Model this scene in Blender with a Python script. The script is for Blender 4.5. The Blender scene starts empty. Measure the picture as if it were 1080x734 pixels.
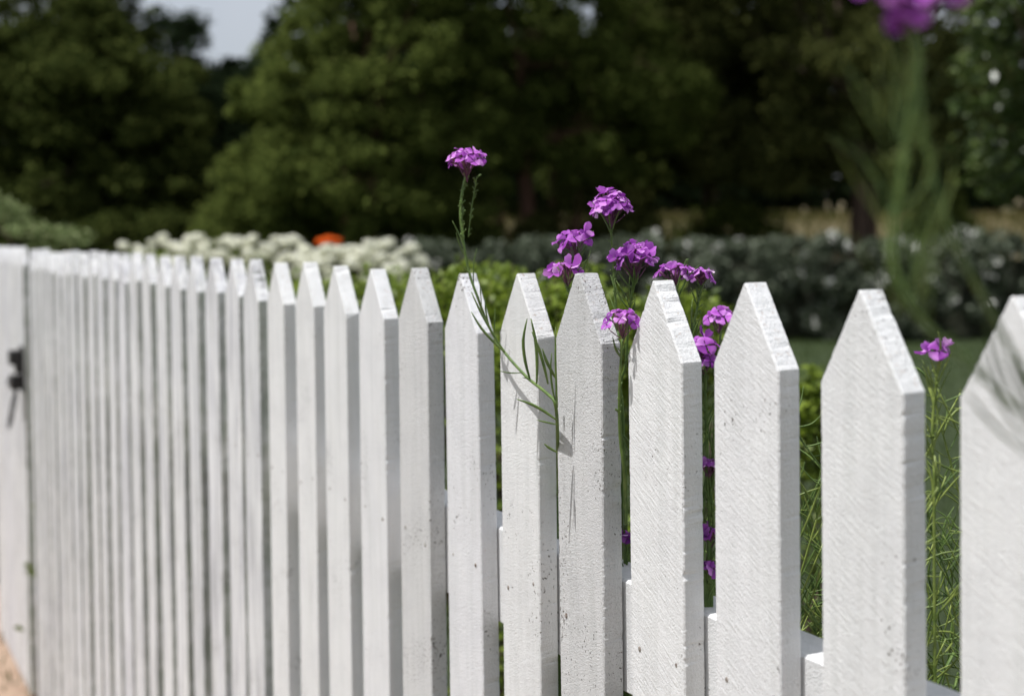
import bpy, math, random
import numpy as np
from mathutils import Vector, Matrix, noise as mnoise

SC = bpy.context.scene
COL = SC.collection
RS = random.Random(7)

# ------------------------------------------------------------------ camera
F = 1350.0; CX = 540.0; CY = 269.0; EYE = 1.44
PITCH = 0.020; ROLL = 0.013
cam_d = bpy.data.cameras.new('camera'); cam = bpy.data.objects.new('camera', cam_d); COL.objects.link(cam)
R3 = Matrix.Rotation(math.pi/2 - PITCH, 3, 'X') @ Matrix.Rotation(-ROLL, 3, 'Z')
cam.matrix_world = Matrix.Translation((0, 0, EYE)) @ R3.to_4x4()
cam_d.sensor_width = 36; cam_d.lens = 36*F/1080
cam_d.shift_y = -(367-CY)/1080
cam_d.clip_start = 0.02; cam_d.clip_end = 1500
cam_d.dof.use_dof = True; cam_d.dof.focus_distance = 1.06; cam_d.dof.aperture_fstop = 4.5
cam_d.dof.aperture_blades = 7
SC.camera = cam

def ray(px, py):
    return R3 @ Vector(((px-CX)/F, (CY-py)/F, -1.0))
def at(px, py, depth):
    """point in the place seen at this pixel, this many metres away"""
    return Vector((0, 0, EYE)) + ray(px, py)*depth
def plan(px, depth, py=242):
    p = at(px, py, depth); return p.x, p.y

# ------------------------------------------------------------------ fence frame
TH = math.atan(740/F); S = 0.1135; A = 8772.0
DX, DY = -math.sin(TH), math.cos(TH)
FX0 = S*math.cos(TH)*A/F
def fp(u): return Vector((FX0 + u*S*DX, u*S*DY, 0))
def fence_depth(px): return A/(px+200.0)*S*math.cos(TH)

# ------------------------------------------------------------------ helpers
def tag(o, label=None, cat=None, group=None, kind=None):
    if label: o['label'] = label
    if cat: o['category'] = cat
    if group: o['group'] = group
    if kind: o['kind'] = kind
    return o
def empty(name, loc, rz=0, **kw):
    o = bpy.data.objects.new(name, None); COL.objects.link(o)
    o.location = loc; o.rotation_euler = (0, 0, rz); o.empty_display_size = .1
    return tag(o, **kw)
def obj(name, me, parent=None, loc=None, **kw):
    o = bpy.data.objects.new(name, me); COL.objects.link(o)
    if parent: o.parent = parent
    if loc is not None: o.location = loc
    return tag(o, **kw)
def mesh(name, V, Fc, mat, smooth=False):
    me = bpy.data.meshes.new(name); me.from_pydata([tuple(v) for v in V], [], Fc)
    if mat: me.materials.append(mat)
    if smooth: me.polygons.foreach_set('use_smooth', [True]*len(me.polygons))
    me.update(); return me
def quads_mesh(name, P, mat):
    """P: (n,4,3) array -> mesh of quads, fast"""
    n = len(P); me = bpy.data.meshes.new(name)
    me.vertices.add(n*4); me.vertices.foreach_set('co', P.reshape(-1).astype(np.float32))
    me.loops.add(n*4); me.loops.foreach_set('vertex_index', np.arange(n*4, dtype=np.int32))
    me.polygons.add(n); me.polygons.foreach_set('loop_start', np.arange(0, n*4, 4, dtype=np.int32))
    me.polygons.foreach_set('loop_total', np.full(n, 4, dtype=np.int32))
    me.materials.append(mat); me.update(); me.validate(); return me
class MB:
    def __init__(s): s.V = []; s.F = []
    def add(s, V, Fc):
        k = len(s.V); s.V += [tuple(v) for v in V]; s.F += [tuple(i+k for i in f) for f in Fc]
    def box(s, x0, x1, y0, y1, z0, z1):
        V = [(x, y, z) for z in (z0, z1) for y in (y0, y1) for x in (x0, x1)]
        s.add(V, [(0,2,3,1),(4,5,7,6),(0,1,5,4),(2,6,7,3),(0,4,6,2),(1,3,7,5)])
    def tube(s, pts, radii, n=6, smooth=True, step=4):
        pts = [Vector(p) for p in pts]
        if not hasattr(radii, '__len__'): radii = [radii]*len(pts)
        if smooth and len(pts) > 2:
            P, Rr = [], []
            for i in range(len(pts)-1):
                a = pts[max(i-1, 0)]; b = pts[i]; c = pts[i+1]; d = pts[min(i+2, len(pts)-1)]
                for k in range(step):
                    t = k/step
                    P.append(.5*((2*b)+(c-a)*t+(2*a-5*b+4*c-d)*t*t+(3*b-a-3*c+d)*t**3))
                    Rr.append(radii[i]*(1-t)+radii[i+1]*t)
            P.append(pts[-1]); Rr.append(radii[-1]); pts, radii = P, Rr
        V, Fc = [], []
        up = Vector((.3, .2, .93))
        for i, p in enumerate(pts):
            t = (pts[min(i+1, len(pts)-1)]-pts[max(i-1, 0)])
            t = t.normalized() if t.length > 1e-9 else Vector((0, 0, 1))
            a = t.cross(up)
            if a.length < .1: a = t.cross(Vector((1, 0, 0)))
            a.normalize(); b = t.cross(a); up = up if abs(t.dot(up)) < .95 else Vector((1, 0, 0))
            for k in range(n):
                w = 2*math.pi*k/n
                V.append(p+(a*math.cos(w)+b*math.sin(w))*radii[i])
        m = len(pts)
        for i in range(m-1):
            for k in range(n):
                Fc.append((i*n+k, i*n+(k+1) % n, (i+1)*n+(k+1) % n, (i+1)*n+k))
        Fc.append(tuple(range(n))[::-1]); Fc.append(tuple((m-1)*n+k for k in range(n)))
        s.add(V, Fc)
    def ball(s, c, r, nu=7, nv=5, sq=(1, 1, 1)):
        V = [(c[0], c[1], c[2]+r*sq[2])]
        for j in range(1, nv):
            ph = math.pi*j/nv
            for i in range(nu):
                th = 2*math.pi*i/nu
                V.append((c[0]+r*sq[0]*math.sin(ph)*math.cos(th), c[1]+r*sq[1]*math.sin(ph)*math.sin(th), c[2]+r*sq[2]*math.cos(ph)))
        V.append((c[0], c[1], c[2]-r*sq[2])); Fc = []
        for i in range(nu):
            Fc.append((0, 1+i, 1+(i+1) % nu)); Fc.append((len(V)-1, 1+(nv-2)*nu+(i+1) % nu, 1+(nv-2)*nu+i))
        for j in range(nv-2):
            for i in range(nu):
                a = 1+j*nu
                Fc.append((a+i, a+nu+i, a+nu+(i+1) % nu, a+(i+1) % nu))
        s.add(V, Fc)
    def build(s, name, mat, parent=None, smooth=False, **kw):
        return obj(name, mesh(name, s.V, s.F, mat, smooth), parent, **kw)

# ------------------------------------------------------------------ materials
def mat_new(name):
    m = bpy.data.materials.new(name); m.use_nodes = True
    nt = m.node_tree; nt.nodes.clear()
    out = nt.nodes.new('ShaderNodeOutputMaterial'); return m, nt, out
def N(nt, t, **kw):
    n = nt.nodes.new(t)
    for k, v in kw.items():
        if k in n.inputs: n.inputs[k].default_value = v
        else: setattr(n, k, v)
    return n
def ramp(nt, stops, interp='LINEAR'):
    r = nt.nodes.new('ShaderNodeValToRGB'); e = r.color_ramp.elements; r.color_ramp.interpolation = interp
    while len(e) < len(stops): e.new(.5)
    for i, (p, c) in enumerate(stops):
        e[i].position = p; e[i].color = (c[0], c[1], c[2], 1)
    return r

def paint(name, pebble=1.0, saw=.4, chip=.5, grime=.5):
    m, nt, out = mat_new(name); L = nt.links.new
    tc = N(nt, 'ShaderNodeTexCoord')
    oi = N(nt, 'ShaderNodeObjectInfo')
    off = N(nt, 'ShaderNodeVectorMath', operation='MULTIPLY_ADD')
    mul = N(nt, 'ShaderNodeVectorMath', operation='SCALE'); mul.inputs[0].default_value = (3.1, 1.7, 5.3)
    L(oi.outputs['Random'], mul.inputs['Scale'])
    L(tc.outputs['Object'], off.inputs[0]); off.inputs[1].default_value = (1, 1, 1); L(mul.outputs[0], off.inputs[2])
    P = off.outputs[0]
    # colour: off-white paint, faint mottling, grey grime and bare wood
    n1 = N(nt, 'ShaderNodeTexNoise', Scale=22.0, Detail=5.0, Roughness=.6); L(P, n1.inputs['Vector'])
    base = ramp(nt, [(.3, (.74, .74, .74)), (.55, (.79, .79, .785)), (.75, (.81, .81, .80))]); L(n1.outputs[0], base.inputs[0])
    # long vertical stains
    mp = N(nt, 'ShaderNodeMapping'); mp.inputs['Scale'].default_value = (1, 1, .09); L(P, mp.inputs[0])
    n2 = N(nt, 'ShaderNodeTexNoise', Scale=60.0, Detail=6.0, Roughness=.65); L(mp.outputs[0], n2.inputs['Vector'])
    rg = ramp(nt, [(.50, (0, 0, 0)), (.72, (1, 1, 1))]); L(n2.outputs[0], rg.inputs[0])
    gm = N(nt, 'ShaderNodeMath', operation='MULTIPLY'); L(rg.outputs[0], gm.inputs[0]); gm.inputs[1].default_value = grime
    mx = N(nt, 'ShaderNodeMix', data_type='RGBA'); L(gm.outputs[0], mx.inputs['Factor']); L(base.outputs[0], mx.inputs['A']); mx.inputs['B'].default_value = (.50, .50, .47, 1)
    # edge wear attribute
    at_ = N(nt, 'ShaderNodeAttribute', attribute_name='wear')
    n3 = N(nt, 'ShaderNodeTexNoise', Scale=260.0, Detail=3.0, Roughness=.7); L(P, n3.inputs['Vector'])
    wm = N(nt, 'ShaderNodeMath', operation='MULTIPLY_ADD'); L(at_.outputs['Fac'], wm.inputs[0]); wm.inputs[1].default_value = .17; L(n3.outputs[0], wm.inputs[2])
    wr = ramp(nt, [(.70, (0, 0, 0)), (.82, (.75, .75, .75))]); L(wm.outputs[0], wr.inputs[0])
    mx2 = N(nt, 'ShaderNodeMix', data_type='RGBA'); L(wr.outputs[0], mx2.inputs['Factor']); L(mx.outputs['Result'], mx2.inputs['A']); mx2.inputs['B'].default_value = (.50, .40, .33, 1)
    # small pits and knocks
    mp4 = N(nt, 'ShaderNodeMapping'); mp4.inputs['Scale'].default_value = (1, 1, .75); L(P, mp4.inputs[0])
    n4 = N(nt, 'ShaderNodeTexNoise', Scale=420.0, Detail=3.0, Roughness=.6); L(mp4.outputs[0], n4.inputs['Vector'])
    n5 = N(nt, 'ShaderNodeTexNoise', Scale=14.0, Detail=2.0); L(P, n5.inputs['Vector'])
    ad = N(nt, 'ShaderNodeMath', operation='MULTIPLY_ADD'); L(n5.outputs[0], ad.inputs[0]); ad.inputs[1].default_value = .45; L(n4.outputs[0], ad.inputs[2])
    th = .99 - .12*chip
    pr = ramp(nt, [(min(th-.02, .97), (0, 0, 0)), (min(th+.02, 1), (1, 1, 1))]); L(ad.outputs[0], pr.inputs[0])
    mx3 = N(nt, 'ShaderNodeMix', data_type='RGBA'); L(pr.outputs[0], mx3.inputs['Factor']); L(mx2.outputs['Result'], mx3.inputs['A']); mx3.inputs['B'].default_value = (.16, .14, .12, 1)
    sk = N(nt, 'ShaderNodeTexNoise', Scale=700.0, Detail=3.0, Roughness=.65); L(mp4.outputs[0], sk.inputs['Vector'])
    skr = ramp(nt, [(.34, (0, 0, 0)), (.46, (1, 1, 1))]); L(sk.outputs[0], skr.inputs[0])
    skm = N(nt, 'ShaderNodeMapRange'); L(skr.outputs[0], skm.inputs['Value']); skm.inputs['To Min'].default_value = 1-.15*max(0, min(pebble-.9, 1.2)); skm.inputs['To Max'].default_value = 1.0
    hu = ramp(nt, [(0, (.96, .96, .98)), (.3, (1, 1, 1)), (.6, (.985, .985, .98)), (1, (.95, .955, .955))]); L(oi.outputs['Random'], hu.inputs[0])
    mp8 = N(nt, 'ShaderNodeMapping'); mp8.inputs['Scale'].default_value = (1, 1, .05); L(P, mp8.inputs[0])
    n8 = N(nt, 'ShaderNodeTexNoise', Scale=110.0, Detail=3.0, Roughness=.6); L(mp8.outputs[0], n8.inputs['Vector'])
    r8 = ramp(nt, [(.35, (.93, .935, .93)), (.55, (1, 1, 1))] if grime < .5 else [(.38, (.70, .70, .73)), (.58, (1, 1, 1))]); L(n8.outputs[0], r8.inputs[0])
    t1 = N(nt, 'ShaderNodeVectorMath', operation='SCALE'); L(hu.outputs[0], t1.inputs[0]); L(skm.outputs[0], t1.inputs['Scale'])
    t2 = N(nt, 'ShaderNodeVectorMath', operation='MULTIPLY'); L(t1.outputs[0], t2.inputs[0]); L(r8.outputs[0], t2.inputs[1])
    t3 = N(nt, 'ShaderNodeVectorMath', operation='MULTIPLY'); L(t2.outputs[0], t3.inputs[0]); L(mx3.outputs['Result'], t3.inputs[1])
    if grime > .5:  # right-hand side faces get a darker, greener tone mottled by noise
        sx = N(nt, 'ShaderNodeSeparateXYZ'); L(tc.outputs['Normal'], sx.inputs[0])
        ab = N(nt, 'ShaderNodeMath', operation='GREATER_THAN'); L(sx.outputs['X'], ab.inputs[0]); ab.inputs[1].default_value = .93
        side_tone = ramp(nt, [(.35, (.55, .60, .50)), (.65, (.92, .93, .90))]); L(n1.outputs[0], side_tone.inputs[0])
        ma_ = N(nt, 'ShaderNodeMix', data_type='RGBA'); L(ab.outputs[0], ma_.inputs['Factor']); ma_.inputs['A'].default_value = (1, 1, 1, 1); L(side_tone.outputs[0], ma_.inputs['B'])
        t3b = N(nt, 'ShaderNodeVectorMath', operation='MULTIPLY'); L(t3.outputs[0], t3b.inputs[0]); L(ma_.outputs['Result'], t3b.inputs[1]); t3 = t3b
    t4 = N(nt, 'ShaderNodeVectorMath', operation='SCALE'); L(t3.outputs[0], t4.inputs[0]); t4.inputs['Scale'].default_value = 1.07
    bs = N(nt, 'ShaderNodeBsdfPrincipled', Roughness=.62); L(t4.outputs[0], bs.inputs['Base Color'])
    bs.inputs['Specular IOR Level'].default_value = .3
    # bump: pebbly paint over rough-sawn wood
    mp5 = N(nt, 'ShaderNodeMapping'); mp5.inputs['Scale'].default_value = (1, 1, .7); L(P, mp5.inputs[0])
    b1 = N(nt, 'ShaderNodeTexNoise', Scale=800.0, Detail=4.0, Roughness=.7); L(mp5.outputs[0], b1.inputs['Vector'])
    mp6 = N(nt, 'ShaderNodeMapping'); mp6.inputs['Rotation'].default_value = (0, math.radians(-34), 0); L(P, mp6.inputs[0])
    mp7 = N(nt, 'ShaderNodeMapping'); mp7.inputs['Scale'].default_value = (.12, 1, 1); L(mp6.outputs[0], mp7.inputs[0])
    b2 = N(nt, 'ShaderNodeTexNoise', Scale=520.0, Detail=3.0, Roughness=.65); L(mp7.outputs[0], b2.inputs['Vector'])
    b3 = N(nt, 'ShaderNodeTexNoise', Scale=90.0, Detail=3.0); L(P, b3.inputs['Vector'])
    s1 = N(nt, 'ShaderNodeMath', operation='MULTIPLY'); L(b1.outputs[0], s1.inputs[0]); s1.inputs[1].default_value = pebble
    s2 = N(nt, 'ShaderNodeMath', operation='MULTIPLY_ADD'); L(b2.outputs[0], s2.inputs[0]); s2.inputs[1].default_value = saw; L(s1.outputs[0], s2.inputs[2])
    s3 = N(nt, 'ShaderNodeMath', operation='MULTIPLY_ADD'); L(b3.outputs[0], s3.inputs[0]); s3.inputs[1].default_value = .35; L(s2.outputs[0], s3.inputs[2])
    s4 = N(nt, 'ShaderNodeMath', operation='MULTIPLY_ADD'); L(pr.outputs[0], s4.inputs[0]); s4.inputs[1].default_value = -.7; L(s3.outputs[0], s4.inputs[2])
    s5 = N(nt, 'ShaderNodeMath', operation='MULTIPLY_ADD'); L(skr.outputs[0], s5.inputs[0]); s5.inputs[1].default_value = .16*pebble; L(s4.outputs[0], s5.inputs[2]); s4 = s5
    bp = N(nt, 'ShaderNodeBump', Strength=1.0, Distance=.0009 if pebble < 2 else .0013); L(s4.outputs[0], bp.inputs['Height']); L(bp.outputs[0], bs.inputs['Normal'])
    L(bs.outputs[0], out.inputs[0]); return m

def leaf(name, cols, trans=.35, rough=.5, gloss=False, hue_noise=0):
    m, nt, out = mat_new(name); L = nt.links.new
    g = N(nt, 'ShaderNodeNewGeometry')
    k = len(cols); r = ramp(nt, [(i/(k-1) if k > 1 else 0, c) for i, c in enumerate(cols)]); L(g.outputs['Random Per Island'], r.inputs[0])
    c = r.outputs[0]
    if gloss:
        a = N(nt, 'ShaderNodeBsdfPrincipled', Roughness=rough); L(c, a.inputs['Base Color']); a.inputs['Specular IOR Level'].default_value = .4
    else:
        a = N(nt, 'ShaderNodeBsdfDiffuse'); L(c, a.inputs['Color'])
    t = N(nt, 'ShaderNodeBsdfTranslucent'); L(c, t.inputs['Color'])
    mx = N(nt, 'ShaderNodeMixShader', Fac=trans) if False else N(nt, 'ShaderNodeMixShader')
    mx.inputs[0].default_value = trans
    L(a.outputs[0], mx.inputs[1]); L(t.outputs[0], mx.inputs[2]); L(mx.outputs[0], out.inputs[0]); return m

def plain(name, c1, c2, scale=30, rough=.7, bump=.0, bscale=None, stretch=(1, 1, 1), metal=0, trans=0):
    m, nt, out = mat_new(name); L = nt.links.new
    tc = N(nt, 'ShaderNodeTexCoord'); mp = N(nt, 'ShaderNodeMapping'); mp.inputs['Scale'].default_value = stretch; L(tc.outputs['Object'], mp.inputs[0])
    n = N(nt, 'ShaderNodeTexNoise', Scale=float(scale), Detail=5.0, Roughness=.6); L(mp.outputs[0], n.inputs['Vector'])
    r = ramp(nt, [(.35, c1), (.65, c2)]); L(n.outputs[0], r.inputs[0])
    b = N(nt, 'ShaderNodeBsdfPrincipled', Roughness=rough, Metallic=float(metal)); L(r.outputs[0], b.inputs['Base Color'])
    if bump:
        n2 = N(nt, 'ShaderNodeTexNoise', Scale=float(bscale or scale*3), Detail=4.0); L(mp.outputs[0], n2.inputs['Vector'])
        bp = N(nt, 'ShaderNodeBump', Strength=1.0, Distance=bump); L(n2.outputs[0], bp.inputs['Height']); L(bp.outputs[0], b.inputs['Normal'])
    s = b.outputs[0]
    if trans:
        t = N(nt, 'ShaderNodeBsdfTranslucent'); L(r.outputs[0], t.inputs['Color'])
        mx = N(nt, 'ShaderNodeMixShader'); mx.inputs[0].default_value = trans; L(s, mx.inputs[1]); L(t.outputs[0], mx.inputs[2]); s = mx.outputs[0]
    L(s, out.inputs[0]); return m

M = dict(
    paint_saw=paint('painted_rough_sawn_wood', .75, 1.0, .22, .12),
    paint_pebble=paint('painted_pebbly_wood', 2.2, .15, .75, .15),
    paint_mid=paint('painted_weathered_wood', 1.2, .35, .45, .2),
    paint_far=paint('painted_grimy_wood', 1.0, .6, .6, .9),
    stem=plain('green_stem', (.055, .11, .018), (.13, .20, .04), 90, .55, .0004, 900),
    stem_dark=plain('dark_green_stem', (.035, .07, .015), (.08, .13, .03), 90, .55, .0004, 900),
    stem_lit=plain('yellow_green_stem', (.08, .13, .018), (.27, .33, .07), 60, .5, .0003, 900),
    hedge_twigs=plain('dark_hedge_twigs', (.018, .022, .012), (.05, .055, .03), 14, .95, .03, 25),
    calyx=plain('purple_calyx', (.10, .02, .09), (.16, .07, .08), 300, .5),
    bark=plain('bark', (.035, .022, .015), (.10, .06, .04), 12, .9, .02, 30, (1, 1, .2)),
    bark_red=plain('reddish_bark', (.09, .045, .03), (.17, .085, .055), 12, .9, .02, 30, (1, 1, .2)),
    iron=plain('black_iron', (.008, .008, .009), (.02, .018, .018), 80, .45, .0006, 300, metal=0),
    t_dark=leaf('dark_conifer_leaf', [(.026, .038, .010), (.058, .075, .02), (.10, .12, .032)], .32),
    t_olive=leaf('olive_leaf', [(.05, .07, .018), (.11, .14, .035), (.18, .22, .055)], .45),
    t_deep=leaf('deep_green_leaf', [(.042, .05, .018), (.09, .10, .032), (.15, .165, .05)], .38),
    t_gloss=leaf('glossy_light_leaf', [(.03, .055, .015), (.08, .12, .03), (.17, .22, .07)], .3, .35, True),
    t_far=leaf('far_leaf', [(.015, .025, .012), (.03, .045, .02)], .2),
    shrub=leaf('bright_green_leaf', [(.06, .10, .012), (.14, .21, .022), (.29, .38, .05), (.17, .24, .025)], .4, .45, True),
    greyleaf=leaf('grey_green_leaf', [(.10, .14, .05), (.20, .26, .11), (.34, .38, .20)], .3),
    silver=leaf('silver_green_leaf', [(.045, .06, .035), (.10, .12, .08), (.24, .27, .20)], .15),
    whitefleck=leaf('small_white_flower', [(.55, .55, .50), (.75, .75, .70)], .2),
    bloom=leaf('cream_white_petal', [(.82, .82, .64), (.87, .87, .77), (.90, .90, .85)], .45),
    orange=leaf('orange_petal', [(.75, .12, .02), (.85, .2, .04)], .3),
    drygrass=leaf('dry_grass_blade', [(.05, .06, .018), (.15, .125, .055), (.07, .08, .025), (.22, .18, .085)], .3),
    grass=leaf('green_grass_blade', [(.02, .04, .008), (.045, .075, .015), (.08, .11, .025)], .3),
)

def petal_mat():
    m, nt, out = mat_new('purple_petal'); L = nt.links.new
    g = N(nt, 'ShaderNodeNewGeometry')
    r = ramp(nt, [(0, (.30, .05, .38)), (.5, (.50, .12, .60)), (1, (.70, .28, .78))]); L(g.outputs['Random Per Island'], r.inputs[0])
    a_ = N(nt, 'ShaderNodeAttribute', attribute_name='rad')
    rr = ramp(nt, [(0, (.75, .6, .85)), (.25, (.8, .65, .85)), (.6, (1, 1, 1)), (1, (1.15, 1.4, 1.15))]); L(a_.outputs['Fac'], rr.inputs[0])
    mx = N(nt, 'ShaderNodeMix', data_type='RGBA', blend_type='MULTIPLY'); mx.inputs['Factor'].default_value = 1
    L(r.outputs[0], mx.inputs['A']); L(rr.outputs[0], mx.inputs['B'])
    oi = N(nt, 'ShaderNodeObjectInfo'); ov = ramp(nt, [(0, (.62, .5, .68)), (.35, (.95, .9, .95)), (.75, (1.1, 1.1, 1.08)), (1, (1.45, 2.4, 1.3))]); L(oi.outputs['Random'], ov.inputs[0])
    mxo = N(nt, 'ShaderNodeMix', data_type='RGBA', blend_type='MULTIPLY'); mxo.inputs['Factor'].default_value = 1
    L(mx.outputs['Result'], mxo.inputs['A']); L(ov.outputs[0], mxo.inputs['B']); mx = mxo
    tc = N(nt, 'ShaderNodeTexCoord')
    n = N(nt, 'ShaderNodeTexNoise', Scale=1100.0, Detail=2.0); L(tc.outputs['Object'], n.inputs['Vector'])
    bp = N(nt, 'ShaderNodeBump', Strength=.6, Distance=.0003); L(n.outputs[0], bp.inputs['Height'])
    b = N(nt, 'ShaderNodeBsdfPrincipled', Roughness=.55); L(mx.outputs['Result'], b.inputs['Base Color']); L(bp.outputs[0], b.inputs['Normal'])
    b.inputs['Specular IOR Level'].default_value = .25
    t = N(nt, 'ShaderNodeBsdfTranslucent'); L(mx.outputs['Result'], t.inputs['Color'])
    ms = N(nt, 'ShaderNodeMixShader'); ms.inputs[0].default_value = .38; L(b.outputs[0], ms.inputs[1]); L(t.outputs[0], ms.inputs[2])
    L(ms.outputs[0], out.inputs[0]); return m
M['petal'] = petal_mat()

# ------------------------------------------------------------------ ground and sky
def ground_h(x, y):
    r = math.hypot(x, y)
    t = min(max((y-19.5)/14, 0), 1); t = t*t*(3-2*t)
    h = 1.6*t + max(0, y-40)*.02
    n = mnoise.noise(Vector((x*.12, y*.12, 0)))*.16 + mnoise.noise(Vector((x*.5, y*.5, 3)))*.04
    return h + n*min(max((r-6)/10, 0), 1)
def ground_mat():
    m, nt, out = mat_new('lawn_and_dry_grass'); L = nt.links.new
    g = N(nt, 'ShaderNodeNewGeometry')
    n1 = N(nt, 'ShaderNodeTexNoise', Scale=.6, Detail=8.0, Roughness=.65); L(g.outputs['Position'], n1.inputs['Vector'])
    n2 = N(nt, 'ShaderNodeTexNoise', Scale=30.0, Detail=6.0, Roughness=.7); L(g.outputs['Position'], n2.inputs['Vector'])
    green = ramp(nt, [(.3, (.016, .032, .006)), (.6, (.038, .062, .012)), (.75, (.07, .085, .022))]); L(n2.outputs[0], green.inputs[0])
    dry = ramp(nt, [(.3, (.07, .065, .025)), (.5, (.15, .12, .055)), (.75, (.27, .22, .11))]); L(n2.outputs[0], dry.inputs[0])
    sp = N(nt, 'ShaderNodeSeparateXYZ'); L(g.outputs['Position'], sp.inputs[0])
    ma = N(nt, 'ShaderNodeMath', operation='MULTIPLY_ADD'); L(n1.outputs[0], ma.inputs[0]); ma.inputs[1].default_value = 7.0; L(sp.outputs['Y'], ma.inputs[2])
    mr = N(nt, 'ShaderNodeMapRange'); L(ma.outputs[0], mr.inputs['Value']); mr.inputs['From Min'].default_value = 22.0; mr.inputs['From Max'].default_value = 24.5
    mx = N(nt, 'ShaderNodeMix', data_type='RGBA'); L(mr.outputs[0], mx.inputs['Factor']); L(green.outputs[0], mx.inputs['A']); L(dry.outputs[0], mx.inputs['B'])
    b = N(nt, 'ShaderNodeBsdfPrincipled', Roughness=.9); L(mx.outputs['Result'], b.inputs['Base Color'])
    bp = N(nt, 'ShaderNodeBump', Strength=1.0, Distance=.04); L(n2.outputs[0], bp.inputs['Height']); L(bp.outputs[0], b.inputs['Normal'])
    L(b.outputs[0], out.inputs[0]); return m
gx = np.concatenate([np.linspace(-400, -45, 14), np.linspace(-40, 40, 81), np.linspace(45, 400, 14)])
gy = np.concatenate([np.linspace(-60, -4, 8), np.linspace(-3, 60, 90), np.linspace(66, 600, 20)])
V = [(x, y, ground_h(x, y)) for y in gy for x in gx]; nx = len(gx)
Fc = [(j*nx+i, j*nx+i+1, (j+1)*nx+i+1, (j+1)*nx+i) for j in range(len(gy)-1) for i in range(nx-1)]
obj('ground', mesh('ground', V, Fc, ground_mat(), True), kind='structure')
# bare orange-brown earth path on the camera's side of the fence
soil = plain('orange_soil', (.28, .19, .13), (.40, .29, .21), 8, .95, .01, 60)
PV, PF = [], []
def npt(u, off): p = fp(u); return (p.x - math.cos(TH)*off, p.y - math.sin(TH)*off)
us = [-20+3*i for i in range(50)]
for i, u in enumerate(us):
    e = .05*mnoise.noise(Vector((u*.3, 0, 0)))
    for o in (-.06+e, .4, .8, 1.3+e*3): x, y = npt(u, o); PV.append((x, y, ground_h(x, y)+.008))
for i in range(len(us)-1):
    for k in range(3): PF.append((i*4+k, i*4+4+k, i*4+5+k, i*4+1+k))
obj('path', mesh('path', PV, PF, soil), kind='structure')

SUN_EL = math.radians(69.5); dl = math.radians(4)
hx = -math.cos(TH)*math.cos(dl)+DX*math.sin(dl); hy = -math.sin(TH)*math.cos(dl)+DY*math.sin(dl)
Ls = Vector((hx*math.cos(SUN_EL), hy*math.cos(SUN_EL), math.sin(SUN_EL)))
w = bpy.data.worlds.new('World'); SC.world = w; w.use_nodes = True
nt = w.node_tree; nt.nodes.clear()
sky = nt.nodes.new('ShaderNodeTexSky'); sky.sky_type = 'NISHITA'; sky.sun_disc = False
sky.sun_elevation = SUN_EL; sky.sun_rotation = math.atan2(hx, hy); sky.dust_density = 2.5; sky.air_density = 1.0; sky.ozone_density = 1.0
bg = nt.nodes.new('ShaderNodeBackground'); bg.inputs[1].default_value = .09
# thin high cloud across the sky
tc = nt.nodes.new('ShaderNodeTexCoord'); cn = nt.nodes.new('ShaderNodeTexNoise'); cn.inputs['Scale'].default_value = 2.2; cn.inputs['Detail'].default_value = 6
nt.links.new(tc.outputs['Generated'], cn.inputs['Vector'])
cr = ramp(nt, [(.3, (.45, .45, .45)), (.65, (.9, .9, .9))]); nt.links.new(cn.outputs[0], cr.inputs[0])
mx = nt.nodes.new('ShaderNodeMix'); mx.data_type = 'RGBA'; nt.links.new(cr.outputs[0], mx.inputs['Factor'])
nt.links.new(sky.outputs[0], mx.inputs['A']); mx.inputs['B'].default_value = (7.7, 8.0, 8.6, 1)
nt.links.new(mx.outputs['Result'], bg.inputs[0])
wo = nt.nodes.new('ShaderNodeOutputWorld'); nt.links.new(bg.outputs[0], wo.inputs[0])
sd = bpy.data.lights.new('sun', 'SUN'); sd.energy = 4.9; sd.angle = math.radians(.55); sd.color = (1, .98, .97)
so = bpy.data.objects.new('sun', sd); COL.objects.link(so); so.location = (0, 0, 30)
so.rotation_euler = Ls.to_track_quat('Z', 'Y').to_euler()

# ------------------------------------------------------------------ picket fence
W = .0715; T = .019; TOP = EYE - .0405
ROT = TH - math.pi/2
UREF = 39.0
root = empty('picket_fence', fp(UREF), ROT, label='long white painted picket fence with pointed tops running across the picture', cat='fence')
def lx(u): return (UREF-u)*S

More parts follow.
